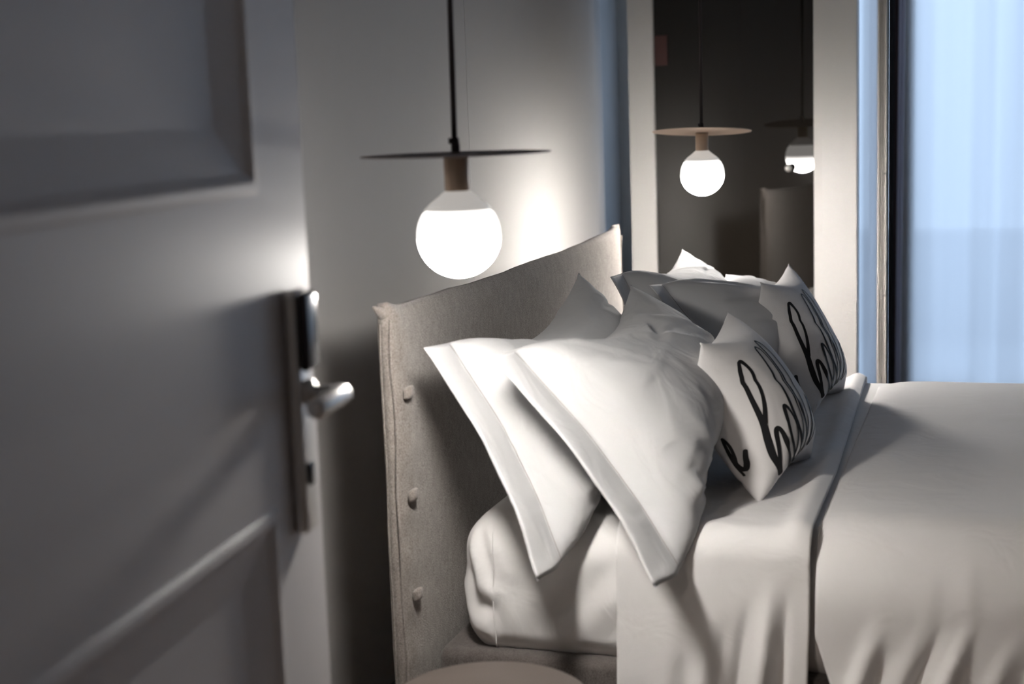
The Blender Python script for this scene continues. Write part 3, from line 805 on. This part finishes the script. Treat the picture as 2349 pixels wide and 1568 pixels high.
# near pair
def bendA(a, b, N, W):
    z = np.zeros_like(W)
    lift = sstep(.16, .38, a) * sstep(.45, 1.0, b)
    z[..., 2:3] += .045 * lift
    z[..., 0:1] += .014 * b * (sstep(0, .095, a) - sstep(.095, .5, a)); z[..., 2:3] -= .006 * b * sstep(0, .095, a) * (1 - sstep(.095, .2, a))
    z[..., 2:3] -= .030 * np.sin(np.pi * np.clip(a, 0, 1)) * (1 - b)
    return z
def bendB(a, b, N, W):
    z = np.zeros_like(W)
    lift = sstep(.16, .38, a) * sstep(.45, 1.0, b)
    z[..., 2:3] += .030 * lift
    z[..., 0:1] += .024 * b * (sstep(0, .095, a) - sstep(.095, .5, a)); z[..., 2:3] -= .008 * b * sstep(0, .095, a) * (1 - sstep(.095, .2, a))
    z[..., 2:3] -= .02 * np.sin(np.pi * np.clip(a, 0, 1)) * (1 - b)
    return z
pillow('white pillow with wide hem resting directly against the near end of the headboard',
       (.412, 2.60, .980), (.47, 3.50, 1.035), (.634, 2.575, .545), (.66, 3.50, .60), 1.0, bendA, seed=11,
       extra=[(.20, .52, .15, .10, .018, .014), (.26, .60, -.2, .12, .016, -.013), (.22, .67, .1, .10, .015, .016), (.28, .74, -.15, .12, .016, -.014), (.20, .81, .2, .09, .014, .015), (.27, .88, 0, .10, .014, -.012),
              (.35, .55, .5, .12, .02, .012), (.18, .42, .3, .08, .02, .010)])
pillow('white wide-hemmed pillow in front of the near stack, corner hanging over the bed side',
       (.547, 2.60, .965), (.60, 3.50, 1.005), (.862, 2.575, .548), (.87, 3.50, .60), 1.05, bendB, seed=5,
       extra=[(.34, .78, 1.3, .16, .020, .007), (.26, .84, 1.25, .14, .018, -.006), (.22, .84, 1.35, .12, .016, .006), (.42, .74, 1.5, .18, .022, -.005),
              (.16, .60, .2, .06, .016, .010), (.18, .74, -.3, .07, .015, .010), (.7, .16, -.5, .14, .02, .012), (.62, .22, -.6, .12, .016, -.010)])
# far pair
pillow('white pillow at the far end of the headboard, its pointed corner standing highest',
       (.52, 3.62, 1.000), (.535, 4.45, 1.000), (.68, 3.62, .64), (.68, 4.45, .64), .9, None, seed=8)
pillow('white pillow leaning in the far stack behind the farther lettered cushion',
       (.63, 3.58, .985), (.68, 4.38, .93), (.86, 3.58, .66), (.86, 4.38, .66), .95, None, seed=9)

# ------------------------------------------------------------------ lettered cushions
STROKES = [
    ([(.153, .881), (.143, .799), (.156, .719), (.174, .640), (.180, .570), (.182, .468), (.181, .358), (.184, .300), (.193, .271), (.207, .272), (.222, .300), (.237, .348), (.243, .396), (.241, .445), (.234, .500), (.216, .560), (.184, .632)],
     [.011, .013, .013, .012, .010, .009, .009, .009, .010, .009, .008, .007, .007, .007, .007, .008, .009]),
    ([(.153, .881), (.160, .836), (.183, .763), (.203, .697), (.219, .678), (.230, .705), (.225, .791), (.238, .860), (.256, .885), (.275, .860), (.312, .780), (.332, .700), (.325, .625), (.306, .598), (.288, .650),
      (.270, .744), (.277, .820), (.305, .873), (.345, .860), (.375, .780), (.395, .640), (.412, .450), (.412, .310), (.393, .262), (.370, .280), (.360, .400), (.356, .540), (.346, .660), (.347, .757), (.370, .848),
      (.408, .868), (.445, .790), (.470, .620), (.488, .420), (.488, .285), (.466, .235), (.443, .262), (.432, .360), (.426, .500), (.421, .660), (.432, .800), (.470, .876), (.512, .838), (.532, .750), (.550, .665), (.580, .628)],
     [.009, .008, .008, .009, .009, .009, .010, .011, .011, .009, .006, .005, .006, .008, .008, .008, .009, .010, .008, .005, .004, .004, .004, .005, .006, .006, .006, .007, .008, .009,
      .008, .005, .004, .004, .004, .005, .006, .006, .006, .008, .008, .009, .006, .005, .006, .008]),
    ([(.580, .628), (.556, .655), (.542, .730), (.552, .820), (.585, .858), (.622, .810), (.630, .720), (.602, .640), (.585, .650), (.612, .705), (.670, .720), (.730, .672)],
     [.009, .010, .010, .010, .009, .008, .007, .007, .006, .006, .007, .009]),
    ([(.016, .630), (.013, .692), (.013, .759), (.018, .799), (.031, .815), (.046, .789), (.054, .760), (.066, .728)], [.004, .005, .006, .008, .009, .009, .008, .007]),
    ([(.016, .630), (.022, .645), (.027, .683), (.024, .732), (.015, .775)], [.004, .004, .005, .005, .005]),
    ([(.011, .700), (.009, .782), (.016, .840)], [.004, .004, .004])]
def cbend(a, b, N, W):
    z = np.zeros_like(W); z[..., 0:1] = -.056 * np.sin(np.pi * np.clip(b, 0, 1) ** 1.05); return z
def cushion(label, nt_, ft, nb_, fb, ts=1.0):
    t = empty('cushion', label, 'cushion', tuple(nb_), group='lettered cushions')
    W = pose(CG, nt_, ft, nb_, fb, ts, cbend, 4, 14, .003, .25, .5) - np.array(nb_, float)
    o, W2 = sewn_mesh('cushion_cover', W, CLOCK, 0, M['cushion'], t)
    for path, wd in STROKES:
        wd = [w_ * 1.08 for w_ in wd]
        ribbon('lettering', W2, path, wd, M['ink'], t, off=.0012, L=(.45, .45), step=.003)
    return t, W2
c1, CW1 = cushion('small white cushion lettered hello in black script, in front of the near pillows',
       (.868, 3.00, .932), (.852, 3.42, .952), (1.0, 2.97, .604), (1.04, 3.40, .600), 1.12)
c2, CW2 = cushion('small white cushion lettered hello, standing farther back by the window',
       (.868, 3.82, .962), (.885, 4.24, .978), (1.005, 3.80, .61), (1.035, 4.22, .60), .95)

# ------------------------------------------------------------------ round bedside table
bt = empty('bedside_table', 'round taupe bedside table below the nearer lamp, beside the bed', 'table', (.645, 2.245, 0))
V, F = lathe([(.0005, .425), (.160, .425), (.168, .430), (.1715, .438), (.1695, .446), (.163, .45), (.0005, .45)], 72)
mesh_obj('tabletop', V, F, M['table'], bt)
V, F = lathe([(.0005, .012), (.018, .012), (.018, .425), (.0005, .425)], 28); mesh_obj('pedestal', V, F, M['bronze_metal'], bt)
V, F = lathe([(.0005, 0), (.125, 0), (.125, .008), (.03, .014), (.0005, .014)], 48); mesh_obj('foot_plate', V, F, M['bronze_metal'], bt)
